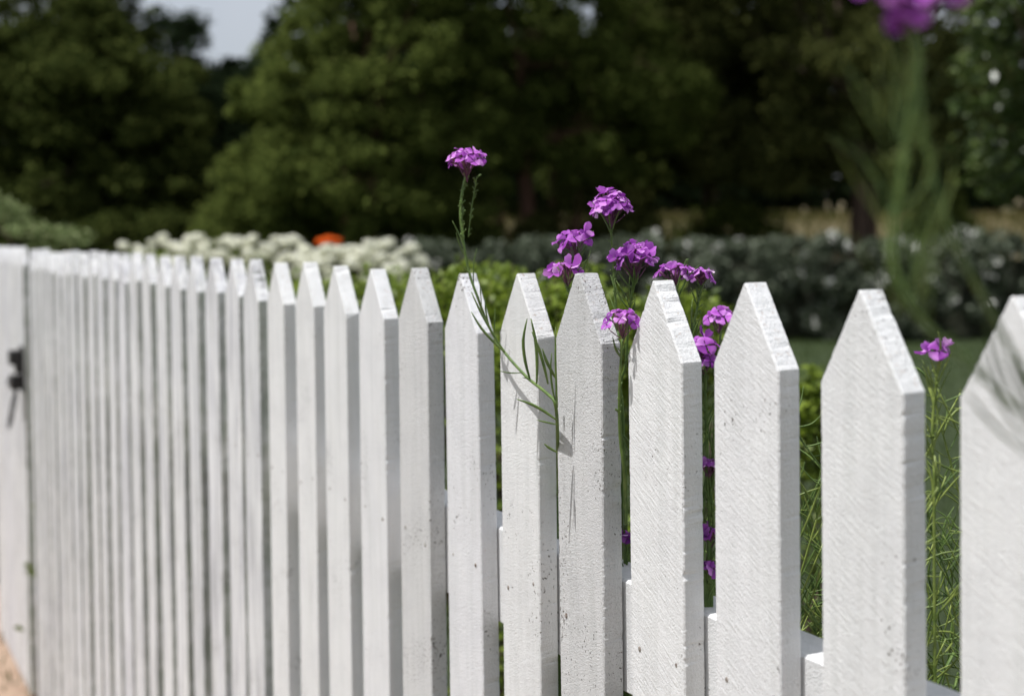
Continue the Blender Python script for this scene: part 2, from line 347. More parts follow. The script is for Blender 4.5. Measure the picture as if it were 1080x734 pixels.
def picket_mesh(seed, wid, tip, top, fine, bow=0, twist=0, lean=0, rough=1.0, blunt=.0012, zbot=.03):
    rr = random.Random(seed); h = wid/2
    pts = []
    def run(a, b, step, wear):
        L = math.dist(a, b); n = max(1, int(L/step))
        for i in range(n): t = i/n; pts.append((a[0]+(b[0]-a[0])*t, a[1]+(b[1]-a[1])*t, wear))
    zc = top-.46
    sh = top-tip
    run((h, zbot), (h, zc), .25, .2); run((h, zc), (h, sh), fine, .25)
    run((h, sh), (blunt, top), fine*.8, .8); run((blunt, top), (-blunt, top), fine, 1)
    run((-blunt, top), (-h, sh), fine*.8, .8); run((-h, sh), (-h, zc), fine, .25); run((-h, zc), (-h, zbot), .25, .2); run((-h, zbot), (h, zbot), .02, .2)
    n = len(pts); V = []; wear = []
    ch = .0011
    cx_, cz_ = 0, top-.2
    def nrm(i):
        a = pts[i-1]; b = pts[(i+1) % n]; dx, dz = b[0]-a[0], b[1]-a[1]; l = math.hypot(dx, dz) or 1
        return dz/l, -dx/l
    sd_ = rr.random()*100
    rings = [('f', ch, 0), ('fo', 0, ch), ('bo', 0, T-ch), ('b', ch, T)]
    for kind, ins, y in rings:
        for i, (x, z, w_) in enumerate(pts):
            nx_, nz_ = nrm(i)
            j = mnoise.noise(Vector((x*330+sd_, z*330, y*200)))*.00022*rough
            d1 = mnoise.noise(Vector((x*170+sd_, z*170, y*90+3))); d2 = mnoise.noise(Vector((x*45+sd_, z*45, 7)))
            j -= max(0, d1+d2*.5-.30)*.0020*rough
            jy = mnoise.noise(Vector((x*200+sd_, z*200+9, y*100+5)))*.00018*rough
            if kind in 'fb': j *= .6
            q = ins-j
            X = x-nx_*q; Z = z-nz_*q; Y = y+(jy if kind in ('fo', 'bo') else 0)
            V.append([X, Y, Z]); wear.append(w_*(rr.random()*.6+.5) if kind in ('fo', 'bo') else w_*.25)
    Fc = []
    for r_ in range(3):
        for i in range(n):
            a = r_*n+i; b = r_*n+(i+1) % n
            Fc.append((a, a+n, b+n, b))
    Fc.append(tuple(range(n))); Fc.append(tuple(range(4*n-1, 3*n-1, -1)))
    for v in V:
        s_ = v[2]-sh; t_ = max(min((top-v[2])/.45, 1.4), 0)
        a = twist*t_; x, y = v[0], v[1]
        v[0] = x*math.cos(a)-y*math.sin(a)+bow*math.sin(min(t_, 1)*math.pi)+lean*(v[2]-(top-.30)); v[1] = x*math.sin(a)+y*math.cos(a)
    return V, Fc, wear
def make_picket(u, wid, tip, top, mat, parent, x0, seed, **kw):
    V, Fc, wear = picket_mesh(seed, wid, tip, top, **kw)
    me = mesh('picket', V, Fc, mat)
    at_ = me.attributes.new('wear', 'FLOAT', 'POINT'); at_.data.foreach_set('value', wear)
    # end-grain and arris faces stay flat shaded
    return obj('picket', me, parent, (x0, 0, 0))

near = {  # u of left edge, u of right edge, seen in the photo
 0: (7.235, 6.60), 1: (8.233, 7.607), 2: (9.199, 8.583), 3: (10.165, 9.531), 4: (11.15, 10.50), 5: (12.06, 11.44), 6: (13.08, 12.45),
 7: (14.13, 13.47), 8: (15.14, 14.485), 9: (16.17, 15.50), 10: (17.12, 16.50), 11: (18.18, 17.54), 12: (19.17, 18.53)}
tops = {0: .001, 1: .0, 2: .0015, 3: -.0005, 4: .0025, 5: .0, 6: -.003, 7: .0005, 8: -.0035, 9: -.002, 10: .001, 11: -.002, 12: .001}
style = {0: 'paint_saw', 1: 'paint_saw', 2: 'paint_saw', 3: 'paint_saw', 4: 'paint_pebble', 5: 'paint_mid', 6: 'paint_mid', 7: 'paint_pebble'}
tipd = {1: .060, 2: .058, 3: .060, 4: .057, 5: .056, 6: .057}
for n in range(-3, 32):
    rr = random.Random(100+n)
    if n in near: ul, ur = near[n]; ul, ur = A/(A/ul-2.3), A/(A/ur-2.3)
    else:
        c = 6.81+n+rr.uniform(-.05, .05); ul, ur = c+.315, c-.315
    u = (ul+ur)/2; wid = (ul-ur)*S
    kw = dict(fine=.0022 if n < 9 else .006, rough=1.0, bow=rr.uniform(-.001, .001), twist=rr.uniform(-.03, .03), lean=rr.uniform(-.006, .006))
    if n == 4: kw.update(twist=-.04, rough=1.5, lean=.001, bow=0, blunt=.004)
    if n == 3: kw.update(rough=1.25, twist=-.02, lean=0, bow=0)
    if n in (1, 2): kw.update(twist=0, lean=.002, rough=1.2)
    dz = tops.get(n, rr.uniform(-.005, .004))
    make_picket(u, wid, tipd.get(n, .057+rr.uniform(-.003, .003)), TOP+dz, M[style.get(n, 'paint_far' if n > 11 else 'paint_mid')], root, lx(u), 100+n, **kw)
nail_m = plain('rusty_nail', (.10, .06, .04), (.45, .42, .38), 500, .7)
for n in range(0, 20):
    ul, ur = near.get(n, (7.12+n, 6.5+n)); ul, ur = A/(A/ul-2.3), A/(A/ur-2.3); rn = random.Random(400+n)
    for q in (.17, .85):
        b = MB(); b.ball((lx(ul+(ur-ul)*q), .0002, EYE-.292-.036+rn.uniform(-.008, .008)), .0019, 8, 5, (1, .5, 1.2)); b.build('nail', nail_m, root, True)
def rail(z0, z1, y0, y1, x0, x1, mat, name, parent, seed=0):
    # long board with slightly eased, uneven edges
    n = int((x1-x0)/.012); V = []; prof = [(y0, z0+.002), (y0, z1-.002), (y0+.002, z1), (y1-.002, z1), (y1, z1-.002), (y1, z0+.002), (y1-.002, z0), (y0+.002, z0)]
    for i in range(n+1):
        x = x0+(x1-x0)*i/n
        for k, (y, z) in enumerate(prof):
            V.append((x, y+mnoise.noise(Vector((x*60, k*3, seed)))*.0006, z+mnoise.noise(Vector((x*60, k*3, seed+7)))*.0006))
    Fc = [(i*8+k, i*8+(k+1) % 8, i*8+8+(k+1) % 8, i*8+8+k) for i in range(n) for k in range(8)]
    Fc.append(tuple(range(8))[::-1]); Fc.append(tuple(n*8+k for k in range(8)))
    o = obj(name, mesh(name, V, Fc, mat), parent)
    return o
RT = EYE-.292
rail(RT-.095, RT, T+.0015, T+.038, lx(38.6), lx(3.3), M['paint_mid'], 'rail', root, 1)
rail(.22, .315, T+.0015, T+.038, lx(38.6), lx(3.3), M['paint_mid'], 'rail', root, 2)
for u in (38.2, 20.3, 4.3):
    b = MB(); x = lx(u); b.box(x-.045, x+.045, T+.04, T+.13, -.05, TOP-.10)
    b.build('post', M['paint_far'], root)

# gate beyond the fence's far end
gx0 = UREF-39.28
g = empty('picket_gate', fp(39.28), ROT, label='white picket gate with a black iron latch at the left edge of the photo', cat='gate')
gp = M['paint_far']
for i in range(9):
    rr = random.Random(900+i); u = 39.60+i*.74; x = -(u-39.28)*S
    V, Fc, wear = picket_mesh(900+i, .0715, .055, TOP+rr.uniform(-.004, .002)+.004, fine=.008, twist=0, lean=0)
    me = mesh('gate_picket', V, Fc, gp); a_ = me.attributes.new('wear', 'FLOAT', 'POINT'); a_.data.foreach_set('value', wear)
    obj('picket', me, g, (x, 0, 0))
for z in (RT-.095, .22):
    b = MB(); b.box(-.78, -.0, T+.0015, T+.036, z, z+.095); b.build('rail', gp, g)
b = MB()
ly = 1.02
lt = obj('latch', None, g) if False else None
def iron(name, fn, parent):
    b = MB(); fn(b); return b.build(name, M['iron'], parent)
zL = EYE - (376-249)*3.93/F
LX = -.006
lp = iron('latch', lambda b: (b.box(LX-.055, LX+.004, -.006, -.0005, zL-.110, zL+.030), b.box(LX-.050, LX+.002, -.040, -.006, zL-.024, zL+.018), b.box(LX-.034, LX+.004, -.024, -.0065, zL-.050, zL-.025)), g)
iron('latch_bolt', lambda b: (b.box(LX-.054, LX+.003, -.038, -.0066, zL-.100, zL-.058), b.tube([(LX-.075, -.030, zL-.080), (LX+.012, -.030, zL-.080)], .013)), lp)
iron('ring_handle', lambda b: b.tube([(LX-.028+.030*math.sin(t*math.pi/5), -.032+.012*math.cos(t*math.pi/5), zL-.160+.060*math.cos(t*math.pi/5)) for t in range(11)], .0035), lp)

# ------------------------------------------------------------------ flowering plants
def floret_mesh(seed, half=False):
    rr = random.Random(seed); V = []; Fc = []; rad = []
    nt_ = 4
    for p in range(nt_):
        ang = p*math.pi/2+rr.uniform(-.16, .16); L = .0072*rr.uniform(.9, 1.12); Wd = .0062*rr.uniform(.9, 1.12); cup = rr.uniform(-.22, .25) if not half else rr.uniform(.5, 1.1)
        base = len(V); ns, nw = 6, 5
        for i in range(ns):
            t = i/(ns-1); r = .0006+L*t
            wd = Wd*(.14+1.0*math.sin(min(t*1.15, 1)*math.pi*.55)**1.6)*(1 if t < .85 else .78)
            for j in range(nw):
                s = (j/(nw-1)-.5)*2; notch = -.0009*(1-abs(s)) if i == ns-1 else (-.0016*s*s if i == ns-1 else 0)
                rr_ = r+notch-(.0014*s*s if i >= ns-2 else 0)
                x = rr_; y = s*wd*.5*1.25
                z = cup*rr_*(.25+t)*.9 + .0007*math.sin(s*3+seed+p)*t - .0009*s*s*t*(1 if p % 2 else -.6) - (t > .8)*.0006
                z += (p % 2)*.0003
                V.append((x*math.cos(ang)-y*math.sin(ang), x*math.sin(ang)+y*math.cos(ang), z)); rad.append(t)
        for i in range(ns-1):
            for j in range(nw-1):
                a = base+i*nw+j; Fc.append((a, a+nw, a+nw+1, a+1))
    me = bpy.data.meshes.new('floret'); me.from_pydata(V, [], Fc); npet = len(Fc)
    b = MB(); b.tube([(0, 0, -.0072), (0, 0, -.003), (0, 0, .0003)], [.0007, .0013, .0008], 6, False); b.ball((0, 0, .0006), .0008, 6, 4)
    me2V = V+[tuple(v) for v in b.V]; me2F = Fc+[tuple(i+len(V) for i in f) for f in b.F]
    me = mesh('floret', me2V, me2F, M['petal'], True); me.materials.append(M['calyx'])
    for i, p in enumerate(me.polygons): p.material_index = 0 if i < npet else 1
    a_ = me.attributes.new('rad', 'FLOAT', 'POINT'); a_.data.foreach_set('value', rad+[0.0]*len(b.V))
    return me
FLO = [floret_mesh(i) for i in range(6)]; FLOH = [floret_mesh(20+i, True) for i in range(3)]
def flower_head(parent, c, R, n, seed, axis=(0, 0, 1), droop=.0, tall=.66):
    """dome of four-petalled florets on short stalks; c = middle of the dome, R = its radius"""
    rr = random.Random(seed); ax = Vector(axis).normalized(); q = ax.to_track_quat('Z', 'Y')
    foot = c-ax*R*.95
    b = MB(); spots = []
    tall = .92 if (R > .0166 and n > 16) else tall
    for i in range(n):
        z = 1-(i+.5)/n*(1.15+droop); z = max(z, -.7); ph = i*2.39996+rr.uniform(-.3, .3)
        s = math.sqrt(max(0, 1-z*z)); d = Vector((s*math.cos(ph), s*math.sin(ph), z*tall+.06))
        p = c+q @ (d*R*rr.uniform(.80, 1.02)); nd = (q @ Vector((d.x*.8, d.y*.8, d.z+.45))).normalized()
        nd = (nd+Vector((rr.uniform(-.35, .35), rr.uniform(-.35, .35), rr.uniform(-.2, .3)))).normalized()
        spots.append((p, nd)); e = p-nd*.0070; st = foot+ax*rr.uniform(-.2, .5)*R
        b.tube([st, (st+e)/2+ax*R*-.05+Vector((rr.uniform(-.001, .001),)*3), e], [.0005, .00045, .0005], 5, True, 3)
    for i in range(7):  # unopened buds in the middle
        d = Vector((rr.uniform(-.35, .35), rr.uniform(-.35, .35), .45)); p = c+q @ (d*R)
        b.ball(p, .0013, 6, 5, (1, 1, 1.7)); b.tube([foot, p], .0005, 5, False)
    hd = b.build('flower_head', M['calyx'], parent, True)
    for p, nd in spots:
        f = bpy.data.objects.new('floret', rr.choice(FLO if rr.random() < .85 else FLOH)); COL.objects.link(f); f.parent = hd
        f.location = p; f.rotation_mode = 'QUATERNION'
        f.rotation_quaternion = nd.to_track_quat('Z', 'Y') @ Matrix.Rotation(rr.random()*6.28, 4, 'Z').to_quaternion()
        s = rr.uniform(.70, 1.12); f.scale = (s, s*rr.uniform(.8, 1), s)
    return hd
def pod(parent, a, b_, bend=0, r=.0011, mat='stem', name='seed_pod'):
    a = Vector(a); b_ = Vector(b_); m_ = (a+b_)/2; d = b_-a
    side = d.cross(Vector((0, 1, 0))); side = side.normalized() if side.length else Vector((1, 0, 0))
    q1 = a.lerp(b_, .3)+side*bend*d.length*.8; q2 = a.lerp(b_, .65)+side*bend*d.length
    m = MB(); m.tube([a, q1, q2, b_], [r*.55, r, r*1.05, r*.3], 6, True, 3)
    return m.build(name, M[mat], parent, True)
def stemtube(parent, pts, r0, r1, mat='stem', stubs=0, seed=0, name='stem', stub_from=.0):
    rr = random.Random(seed); n = len(pts)
    m = MB(); m.tube(pts, [r0+(r1-r0)*i/(n-1) for i in range(n)], 7, True, 6)
    P = [Vector(p) for p in pts]
    for i in range(stubs):
        t = (stub_from+(1-stub_from)*rr.random())*(n-1); k = min(int(t), n-2); p = P[k].lerp(P[k+1], t-k); d = (P[k+1]-P[k]).normalized()
        o = (d.orthogonal().normalized()); o.rotate(Matrix.Rotation(rr.random()*6.28, 3, d)); e = p+(o*.8+d*.9)*rr.uniform(.002, .005)
        m.tube([p, (p+e)/2+d*.0004, e], [.0005, .0004, .0006], 5, True, 2)
    return m.build(name, M[mat], parent, True)
def pl(lst, d=None): return [at(*(p if len(p) == 3 else (p[0], p[1], d))) for p in lst]
def down(pts, to=(0, 0)):
    """continue a stem to the ground"""
    p = pts[-1]; return pts+[Vector((p.x+to[0]*.5, p.y+to[1]*.5, p.z*.5)), Vector((p.x+to[0], p.y+to[1], .0))]

# P1: the tall stem arching in front of the sixth picket
D1 = 1.055
P1 = empty('flowering_stem_plant', (at(588, 500, 1.13).x, at(588, 500, 1.13).y, 0), label='tall arching stem with one purple flower head, crossing the front of two pickets', cat='flower', group='purple flowers growing through the fence')
def rel(rt, pts): return [Vector(p)-rt.location for p in pts]
class Rel:
    pass
def st(rt, pts, *a, **k): return stemtube(rt, rel(rt, pts), *a, **k)
def pd(rt, a, b_, *ar, **k): return pod(rt, Vector(a)-rt.location, Vector(b_)-rt.location, *ar, **k)
def fh(rt, c, *a, **k): return flower_head(rt, Vector(c)-rt.location, *a, **k)
gate_pt = at(587, 470, fence_depth(587)+.004)
def nf(px, off=.024): return fence_depth(px)-off
main = pl([(492.5, 178, 1.185), (487, 205, 1.19), (485.5, 228, 1.19), (489, 256, 1.19), (495, 288, 1.185), (505, 317, 1.18), (516, 345, nf(516)), (531, 370, nf(531)), (555, 397, nf(555)), (577, 415, nf(577)), (586, 428, nf(586)), (588.3, 470, 1.115), (588.5, 520, 1.15), (588.8, 580, 1.21)])
main = down(main)
st(P1, main[::-1], .0017, .0010, 'stem', 0, 1)
st(P1, pl([(489, 252), (486.5, 228), (487.5, 205), (492, 183)], 1.186), .0011, .0011, 'stem', 60, 2)
st(P1, pl([(494, 250), (497, 222), (501, 198), (503, 186)], 1.192), .0006, .0005, 'stem', 22, 3)
fh(P1, at(492.5, 171, 1.185), .0168, 16, 11, droop=.1)
for a, b_, be, r in [((495, 288), (477, 233), -.05, .0007), ((490, 270), (481, 245), .03, .0006), ((500, 303), (503, 262), .05, .0006), ((505, 317), (499, 300), 0, .0005),
    ((531, 370), (497, 308), .02, .0011), ((533, 372), (497, 329), .05, .0012), ((516, 343), (512, 314), .05, .0007), ((521, 353), (522, 325), 0, .0007),
    ((559, 400), (556, 336), .08, .0014), ((566, 405), (560, 336), -.04, .0014), ((578, 405), (561, 350), -.03, .0013), ((587, 400), (572, 368), .04, .0013),
    ((552, 393), (526, 391), .05, .0006), ((560, 400), (551, 398), 0, .0005), ((587, 443), (545, 421), -.05, .0013), ((588, 448), (566, 443), .0, .0008), ((588, 477), (574, 468), .04, .0011), ((586, 425), (582, 372), .05, .0009),
    ((496, 290), (489, 281), 0, .0005), ((508, 322), (506, 300), 0, .0005), ((588, 430), (586, 345), .01, .0009)]:
    da = 1.185 if a[1] < 330 else nf(a[0]); pd(P1, at(*a, da), at(*b_, da-.006), be, r)

# P2: the clump behind the fifth picket, four heads
def clump(label, x, d, heads, seed, stems_to, group='purple flowers growing through the fence', pods=14, mat='stem', thick=.0016, back=0):
    p0 = at(x, 500, d); rt = empty('flowering_stem_plant', (p0.x, p0.y, 0), label=label, cat='flower', group=group)
    rr = random.Random(seed)
    for i, (hx_, hy_, hd, R, n) in enumerate(heads):
        c = at(hx_, hy_, hd); fh(rt, c, R, n, seed*10+i, axis=(rr.uniform(-.12, .12), rr.uniform(-.2, .05), 1))
        tx, ty = stems_to
        b0 = at(tx+rr.uniform(-4, 4), ty, d)
        P = [c-Vector((0, 0, R*.9)), c.lerp(b0, .35)+Vector((rr.uniform(-.004, .004), 0, -.010)), c.lerp(b0, .7)+Vector((rr.uniform(-.003, .003), 0, -.006)), b0]
        P = (down(P[:-1]+[at(659, 500, d), at(659.5, 550, d+back*.5), at(660, 605, d+back*1.1)]) if back else down(P)) if i == 0 else P+[b0+Vector((0, 0, -.12))]
        st(rt, P[::-1], thick, .0009, mat, 26, seed*10+i, stub_from=.75)
        for k in range(pods):
            t = .04+.80*rr.random()**1.7; p = P[0].lerp(P[1], t/.35) if t < .35 else (P[1].lerp(P[2], (t-.35)/.35) if t < .7 else P[2].lerp(P[3], (t-.7)/.3))
            an = rr.uniform(-1, 1); L = rr.uniform(.014, .035)
            e = p+Vector((an*.55*L, rr.uniform(-.4, .4)*L, L*.9)); pd(rt, p, e, rr.uniform(-.1, .1), rr.uniform(.0005, .0008), mat)
    return rt
clump('clump of four purple flower heads rising behind the blunt rough picket', 655, 1.12,
      [(644, 221, 1.12, .0168, 26), (606, 256, 1.13, .0155, 11), (668, 276, 1.10, .0175, 22), (598, 288, 1.12, .0135, 10)], 3, (654, 420), pods=19)
P3 = clump('purple flower head on a thick green stem just right of the blunt rough picket', 658, 1.035,
      [(656, 341, 1.012, .0140, 9)], 4, (659, 500), pods=2, thick=.0027, back=.075)
pd(P3, at(655, 377, 1.01), at(646, 355, 1.005), .05, .0007, 'stem_dark')
clump('pair of small purple flower heads just right of the third picket top', 715, 1.03,
      [(712, 289, 1.03, .0130, 9), (740, 292, 1.04, .0080, 7)], 5, (725, 430), pods=22)
clump('purple flower heads stacked against the left edge of the second tall picket', 748, .985,
      [(760, 336, .99, .0105, 7), (742, 366, .985, .0110, 7), (744, 384, .985, .0090, 6), (748, 492, .985, .0085, 8), (750, 566, .985, .008, 7), (747, 598, .985, .0065, 5)], 6, (748, 640), pods=9)
clump('lone small purple flower with bare branching stems between the two rightmost pickets', 986, .90,
      [(990, 371, .90, .0062, 5)], 7, (984, 560), pods=18, mat='stem_lit', thick=.0011)
clump('tiny purple blooms low in the gap beside the thick stem', 659, 1.11, [(660, 567, 1.11, .0055, 5)], 8, (661, 690), pods=7, thick=.0009)

# bushy podded stems filling the right-hand gaps
def podplant(label, x, d, ytop, seed, spread=50, n=9, mat='stem_lit', lean=0):
    p0 = at(x, 500, d); rt = empty('podded_stem_plant', (p0.x, p0.y, 0), label=label, cat='plant', group='thin podded stems behind the fence')
    rr = random.Random(seed); q = 0
    for i in range(n):
        tx = x+rr.uniform(-spread, spread); ty = ytop+rr.random()**1.3*230; dd = d+rr.uniform(-.04, .10)
        top = at(tx, ty, dd); sx = rr.choice((-1, 1))*rr.uniform(40, 130)
        low = at(tx+sx, ty+rr.uniform(110, 260), dd+.02); mid = top.lerp(low, .5)+Vector((0, 0, rr.uniform(-.012, .004)))
        P = [Vector((p0.x+rr.uniform(-.02, .02), p0.y+rr.uniform(-.02, .02), 0)), at(x+sx*.7, 800, d+.03), low, mid, top]
        st(rt, P, .0015, .0006, mat, 0, seed*10+i)
        for k in range(12):
            if q >= 98: break
            t = rr.random(); p = low.lerp(mid, t) if k % 3 == 0 else mid.lerp(top, t)
            an = rr.choice((-1, 1))*rr.uniform(.15, 1.25); L = rr.uniform(.020, .050)
            e = p+Vector((math.sin(an)*L, rr.uniform(-.3, .3)*L, math.cos(an)*L)); pd(rt, p, e, rr.uniform(-.26, .26), rr.uniform(.0004, .0009), mat if k % 4 else 'stem'); q += 1
    return rt
podplant('yellow green podded stems filling the gap between the two tall pickets right of centre', 858, .97, 460, 31, 26, 14)
podplant('yellow green podded stems in the gap beside the rightmost picket', 996, .92, 390, 32, 24, 12)
podplant('dense low podded stems at the bottom of the rightmost gap', 1004, .99, 500, 33, 30, 14)
podplant('deep green podded stems behind the gap beside the rightmost picket', 996, 1.08, 480, 37, 34, 12, 'stem')
podplant('deep green podded stems deeper behind the gap between the two tall pickets', 862, 1.12, 500, 38, 34, 12, 'stem')
podplant('green podded stems rising behind the third picket from the right', 800, 1.04, 430, 34, 60, 9, 'stem')
podplant('green podded stems low behind the fourth tall picket', 690, 1.10, 440, 35, 40, 7, 'stem')
podplant('green podded stems behind the picket second from the right', 925, 1.02, 450, 36, 60, 8, 'stem')

# P7: out-of-focus plant leaning over the fence towards the camera
p7 = at(1250, 734, .56)
P7 = empty('flowering_stem_plant', (p7.x, p7.y, 0), label='large purple flower on feathery green stems leaning in at the top right corner', cat='flower', group='purple flowers growing through the fence')
foot = [Vector((p7.x, p7.y, 0)), Vector((p7.x, p7.y, .6)), at(1250, 734, .56)]
st(P7, foot+[at(1175, 560, .52), at(1095, 420, .48), at(1040, 320, .45), at(1000, 240, .435), at(975, 150, .43), at(968, 70, .43), at(962, 20, .43)], .0013, .0010, 'stem', 40, 71, stub_from=.6)
st(P7, [at(1175, 560, .52), at(1110, 470, .47), at(1030, 390, .44), at(965, 330, .43), at(942, 270, .43), at(950, 190, .43), at(962, 110, .43), at(970, 45, .43)], .0011, .0008, 'stem', 40, 72)
fh(P7, at(948, -14, .43), .0115, 15, 77, axis=(-.2, -.55, .8)); fh(P7, at(990, -20, .44), .0110, 12, 78, axis=(.1, -.5, .8)); fh(P7, at(955, 20, .43), .0045, 3, 79)
rr = random.Random(5)
for k in range(56):
    t = rr.random(); c = at(966-22*math.sin(t*3.1)+rr.gauss(0, 11), 45+t*300, .43+rr.uniform(-.014, .014)); L = rr.uniform(.020, .042); an = rr.gauss(0, .33)
    pd(P7, c, c+Vector((math.sin(an)*L, rr.uniform(-.3, .3)*L, math.cos(an)*L)), rr.uniform(-.1, .1), rr.uniform(.00014, .0003), 'stem_lit' if k % 2 else 'stem')
for a, b_ in [((1085, 470), (1030, 365)), ((1090, 450), (1048, 350)), ((1095, 440), (1062, 352)), ((1085, 480), (1018, 410)), ((1100, 460), (1075, 372)), ((1060, 420), (1040, 330))]:
    pd(P7, at(*a, .46), at(*b_, .45), .04, .0007, 'stem_dark')

# small weed climbing the joint between gate and fence
wp = at(30, 700, 3.86); WD = empty('climbing_weed', (wp.x, wp.y, 0), label='small weed with a few green leaves at the joint between gate and fence', cat='weed')
st(WD, [Vector((wp.x, wp.y, 0)), at(31, 650, 3.85), at(30, 600, 3.84), at(33, 560, 3.84), at(36, 530, 3.84)], .0014, .0008, 'stem')
for (px, py, s_) in ((34, 603, .024), (30, 596, .018), (38, 534, .020), (20, 662, .018), (42, 528, .014)):
    c = at(px, py, 3.82)-WD.location; m = MB()
    m.add([c+Vector((-s_, 0, .2*s_)), c+Vector((0, .2*s_, .45*s_)), c+Vector((s_, 0, -.4*s_)), c+Vector((0, -.2*s_, -.45*s_))], [(0, 1, 2, 3)])
    m.build('leaf', M['t_olive'], WD)

# ------------------------------------------------------------------ foliage builders
def leaf_quads(C, size, seed, up=0.0, aspect=.5, out=None, dirs=None):
    g_ = np.random.default_rng(seed); n = len(C)
    nrm = g_.normal(size=(n, 3)); nrm[:, 2] = np.abs(nrm[:, 2])+up; nrm /= np.linalg.norm(nrm, axis=1)[:, None]
    a = g_.normal(size=(n, 3)) if dirs is None else dirs+g_.normal(size=(n, 3))*.5
    a -= nrm*(a*nrm).sum(1)[:, None]; a /= np.linalg.norm(a, axis=1)[:, None]
    b = np.cross(nrm, a); s = size*g_.uniform(.6, 1.3, (n, 1))
    bend = nrm*s*.12
    return np.stack([C-a*s*.5, C+b*s*aspect*.5+bend, C+a*s*.55-bend*.5, C-b*s*aspect*.5+bend], 1)
def crown_pts(ells, nclump, per, rcl, seed, shell=.55, flat=.7):
    """clumps of leaf centres through the shell of several ellipsoids"""
    g_ = np.random.default_rng(seed); out = []; cl = []
    vol = np.array([e[3]*e[4]*e[5] for e in ells])**.66; vol /= vol.sum()
    for e, f in zip(ells, vol):
        k = max(3, int(nclump*f)); d = g_.normal(size=(k, 3)); d /= np.linalg.norm(d, axis=1)[:, None]
        r = g_.uniform(shell, 1.0, (k, 1)); c = np.array(e[:3])+d*r*np.array(e[3:6]); cl.append(c)
    cl = np.concatenate(cl); rr_ = rcl*g_.uniform(.5, 1.4, len(cl))
    for c, r in zip(cl, rr_):
        k = int(per*g_.uniform(.6, 1.3)); p = g_.normal(size=(k, 3)); p /= np.linalg.norm(p, axis=1)[:, None]; p *= g_.uniform(.2, 1, (k, 1))**.6
        out.append(c+p*r*np.array([1, 1, flat]))
    return np.concatenate(out), cl
def tree(name, label, base, ells, mat, barkm, nclump, per, rcl, lsize, seed, trunks=((0, 0, .16),), h=4, nl=16, group=None, shell=.55, aspect=.5, cat='tree'):
    bx, by = base; bz = ground_h(bx, by)
    rt = empty(name, (bx, by, bz), label=label, cat=cat, group=group); rr = random.Random(seed)
    P, cl = crown_pts(ells, nclump, per, rcl, seed, shell)
    P = P[P[:, 2] > .02]
    obj('crown', quads_mesh('crown', leaf_quads(P, lsize, seed, .3, aspect), mat), rt)
    m = MB()
    for (tx, ty, r) in trunks:
        lean = (tx*.6+rr.uniform(-.1, .1), ty*.6+rr.uniform(-.1, .1))
        pts = [(tx, ty, -.15), (tx+lean[0]*.1, ty+lean[1]*.1, h*.25), (tx+lean[0]*.5+rr.uniform(-.08, .08), ty+lean[1]*.5, h*.6), (tx+lean[0], ty+lean[1], h)]
        m.tube(pts, [r*1.25, r, r*.75, r*.3], 9)
        for k in range(nl//len(trunks)):
            t = rr.uniform(.3, .95); s0 = Vector(pts[1]).lerp(Vector(pts[3]), t); e = Vector(cl[rr.randrange(len(cl))])
            if e.z < s0.z-1.0: continue
            mid = s0.lerp(e, .5)+Vector((rr.uniform(-.2, .2), rr.uniform(-.2, .2), rr.uniform(0, .3)))
            m.tube([s0, mid, e], [r*.38, r*.25, r*.08], 6)
    m.build('trunk', barkm, rt, True)
    return rt

def ppx(px, d): return d/F*px  # size in metres of px pixels at distance d
# dark conifer-like tree at the left
def local(px, py, d, base): p = at(px, py, d); return (p.x-base[0], p.y-base[1], p.z-ground_h(*base))
b = plan(85, 22)
E = [(*local(85, 235, 22, b), 2.2, 1.8, .9), (*local(150, 120, 22, b), 1.0, 1.2, 1.3), (*local(85, 200, 22, b), 2.35, 2.2, 1.5), (*local(95, 110, 22, b), 2.1, 2.0, 1.3), (*local(90, 40, 22, b), 1.25, 1.2, 1.2), (*local(20, 60, 22, b), 1.3, 1.2, 1.6), (*local(140, 190, 22, b), 1.35, 1.5, 1.6), (*local(-60, 130, 22, b), 2.2, 2, 2.6), (*local(100, -10, 22, b), .75, .8, .8)]
tree('evergreen_tree', 'dark dense evergreen tree at the far left behind the fence', b, E, M['t_dark'], M['bark'], 520, 170, .42, .13, 41, h=5)
# far rounded trees
b = plan(190, 33); E = [(*local(182, 40, 33, b), 1.0, 1, .85), (*local(205, 120, 33, b), 1.9, 1.5, 1.6), (*local(230, 100, 33, b), .8, 1, 1.0), (*local(190, 190, 33, b), 2.2, 1.5, 1.6)]
tree('far_tree', 'small rounded dark tree against the sky patch', b, E, M['t_far'], M['bark'], 190, 120, .45, .17, 42, h=5, group='far trees below the sky patch')
b = plan(258, 38); E = [(*local(250, 95, 38, b), 1.0, 1.2, .75), (*local(262, 150, 38, b), 1.7, 1.2, 1.6), (*local(285, 90, 38, b), 1.0, 1.2, .8), (*local(240, 210, 38, b), 2.0, 1.2, 1.3)]
tree('far_tree', 'low dark tree under the sky patch beside the olive green tree', b, E, M['t_far'], M['bark'], 190, 120, .45, .19, 43, h=4, group='far trees below the sky patch')
